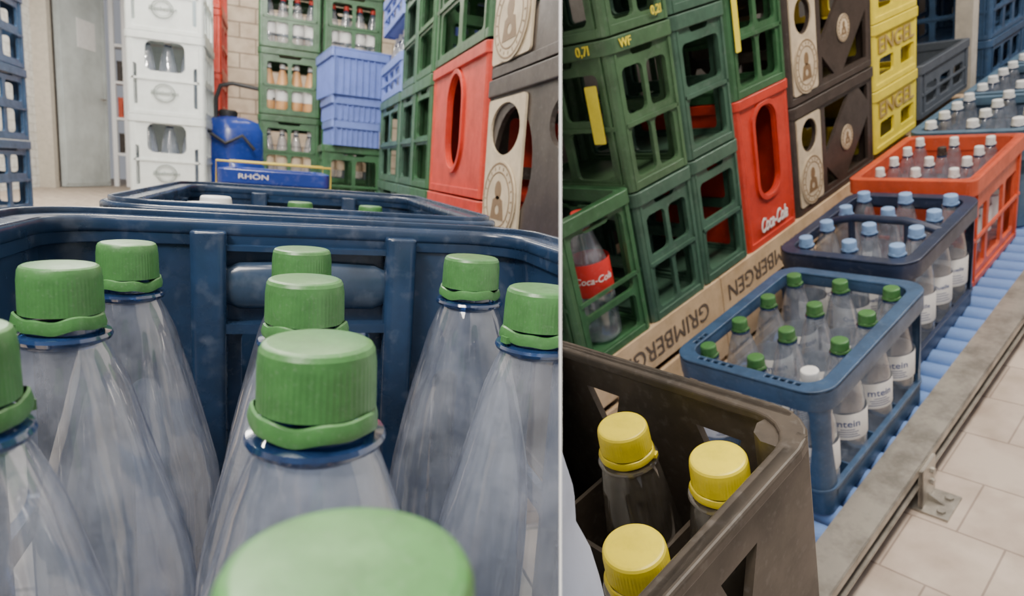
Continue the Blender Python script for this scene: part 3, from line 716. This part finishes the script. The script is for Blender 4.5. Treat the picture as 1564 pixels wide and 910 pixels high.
for k in range(4):
    hx=[rr(.03,.035,.13,.085,.01),rr(.18,.035,.28,.085,.01)]
    key='yel'
    if key not in CC: CC[key]=crate_mesh('crate_body',YEL,.30,.31,.182,hx,holes_grid(.28,.182,2,((.15,.6),)),ribs=False)
    if 'yt' not in CC: CC['yt']=B().add(textg('ENGEL',.062,.001,wid=.25),FX((.303,.155,.120))).mesh('lettering',GOLD)
    thing('R','bottle_crate','yellow plastic crate with tan lettering in a stack','bottle crate',CC[key],TR(XS-.30,2.0,-.62+.185*k),[('lettering',CC['yt'])],'yellow crate stack')
grid_crate('R',XS-.30,2.34,-.61,.30,.44,.17,GRY,'dark grey open plastic crate at the end of the row',None,ncx=3,rows=((.2,.6),))
RL=label_meshes(.0430,.105,.175,'Coca-Cola',PAP,LOGR,-.62,.0195)
bottle('R',-.872,.810,-.628,.272,.042,GLR,LOGR,'empty cola bottle with red label and white script','cola bottle in green crate',lab=RL)
def nearbrown(z,top):
    W,L,H=.31,.40,.246
    w=W-.02;l=L-.02
    hy=[];n=3
    for i in range(n):
        c=w*(i+.62)/n-.012
        hy.append([(c-.016,H*.88),(c+.016,H*.88),(c+.003,H*.72),(c-.003,H*.72)])
    hx=[[(c-.016,H*.88),(c+.016,H*.88),(c+.003,H*.72),(c-.003,H*.72)] for c in (.08,.19,.30)]
    hx+= [rr(.05,.03,.16,.12,.01),rr(.21,.03,.33,.12,.01)]
    k='nb'
    if k not in CC:
        CC[k]=crate_mesh('crate_body',BRN2,W,L,H,hx,hy,t=.005,lip=.003,r=.03,rimh=.008,ribs=False,post=.0135)
        d=B()
        for i in (1,2,3): d.add(box(W*i/4-.0015,.008,.01,W*i/4+.0015,L-.008,H*.62))
        for i in (1,2,3,4): d.add(box(.008,L*i/5-.0015,.01,W-.008,L*i/5+.0015,H*.62))
        CC['nbd']=d.mesh('divider',BRN2)
    thing('R','bottle_crate','grey-brown plastic crate holding yellow-capped bottles','bottle crate',CC[k],TR(-.451,-.128,z),[('divider',CC['nbd'])],'grey-brown crate stack')
for k in range(3): nearbrown(ZF+.0005+.2475*k,k==2)
for x,y in ((-.244,.226),(-.179,.231),(-.177,.155)):
    bottle('R',x,y,-.463,.222,.0275,GLB,CAPY,'empty smoky clear bottle with yellow screw cap','yellow-capped bottles',cr=.0165)
pts=[];rad=[]
for i in range(14):
    t=i/13
    pts.append((-.165+.035*t+.003*math.sin(t*9),.085-.02*t,-.09-.17*t));rad.append(.022+.012*t+.0015*math.sin(i*2.2))
thing('R','cloth','pale blue folded cloth hanging beside the brown crate','cloth',B().add(tube(pts,rad,24)).mesh('cloth',CLOTH,60),Matrix())
# ================================================================= thin white divider, an added panel seen edge-on between the bays
pn=Vector((1,0,(856-PX)/F)).normalized()
wd=Vector(((856-PX)/F,0,-1)).normalized()
pN=CAMR@pn;pW=CAMR@wd;pU=CAMR@Vector((0,1,0));O=Vector((0,0,.5))
th=.0003
vs=[]
for s,h0,h1 in ((.15,-.45,1.9),(9.0,-.45,1.9)):
    for h in (h0,h1):
        for t in (-th,th): vs.append(O+pW*s+pU*h+pN*t)
me=bpy.data.meshes.new('divider_panel');me.from_pydata([tuple(v) for v in vs],[],[(0,1,3,2),(4,6,7,5),(0,4,5,1),(2,3,7,6),(0,2,6,4),(1,5,7,3)])
me.materials.append(WHITEW);po=bpy.data.objects.new('divider_panel',me);COL.objects.link(po);po['kind']='structure'
bpy.context.view_layer.update()
dead=[]
for o,s in list(SIDE.items()):
    if o.type!='MESH': continue
    Mw=o.matrix_world
    sg=-1 if s=='L' else 1
    ds=[((Mw@Vector(c))-O).dot(pN)*sg-th for c in o.bound_box]
    if min(ds)>=0: continue
    vd=[((Mw@v.co)-O).dot(pN)*sg-th for v in o.data.vertices]
    if max(vd)<=0: dead.append(o);continue
    if min(vd)>=0: continue
    nm=o.data.copy();bm=bmesh.new();bm.from_mesh(nm);bm.transform(Mw)
    r=bmesh.ops.bisect_plane(bm,geom=bm.verts[:]+bm.edges[:]+bm.faces[:],plane_co=O+pN*th*sg,plane_no=pN*sg,clear_inner=True)
    bm.transform(Mw.inverted());bm.to_mesh(nm);bm.free();o.data=nm
dd=set(dead)
for o in dead:
    for c in o.children_recursive: dd.add(c)
for o in dd:
    bpy.data.objects.remove(o)
# ================================================================= light
def area(M,loc,size,power,col,rot=(0,0,0),sy=None):
    l=bpy.data.lights.new('ceiling_light','AREA');l.energy=power;l.size=size;l.color=col
    if sy:l.shape='RECTANGLE';l.size_y=sy
    o=bpy.data.objects.new('ceiling_light',l);COL.objects.link(o);o.matrix_world=M@TR(*loc)@Matrix.Rotation(rot[0],4,'X')@Matrix.Rotation(rot[1],4,'Y')
    return o
area(ML,(-.3,.9,1.7),.12,24,(1,.94,.84),sy=1.4)
area(ML,(-.6,2.4,1.9),.25,70,(1,.93,.80),sy=1.6)
area(ML,(.3,3.6,2.2),.3,42,(1,.90,.74),sy=.8)
area(ML,(-1.6,6,2.0),.6,130,(1,.95,.87),sy=3)
area(ML,(-.2,1.6,1.0),.2,18,(1,.95,.88),rot=(1.0,0),sy=.1)
area(ML,(-.9,-.4,1.2),.2,16,(1,.94,.88),rot=(.5,-.4))
area(MR,(.1,1.3,1.3),.25,50,(1,.89,.76),rot=(0,.35),sy=2.2)
area(MR,(.1,3.6,1.4),.35,62,(1,.91,.80),rot=(0,.35),sy=1.6)
area(MR,(.1,-.2,.9),.35,13,(1,.92,.82),rot=(.4,.3))
w=bpy.data.worlds.new('world');SC.world=w;w.use_nodes=True
w.node_tree.nodes['Background'].inputs[0].default_value=(.9,.92,1,1);w.node_tree.nodes['Background'].inputs[1].default_value=.34
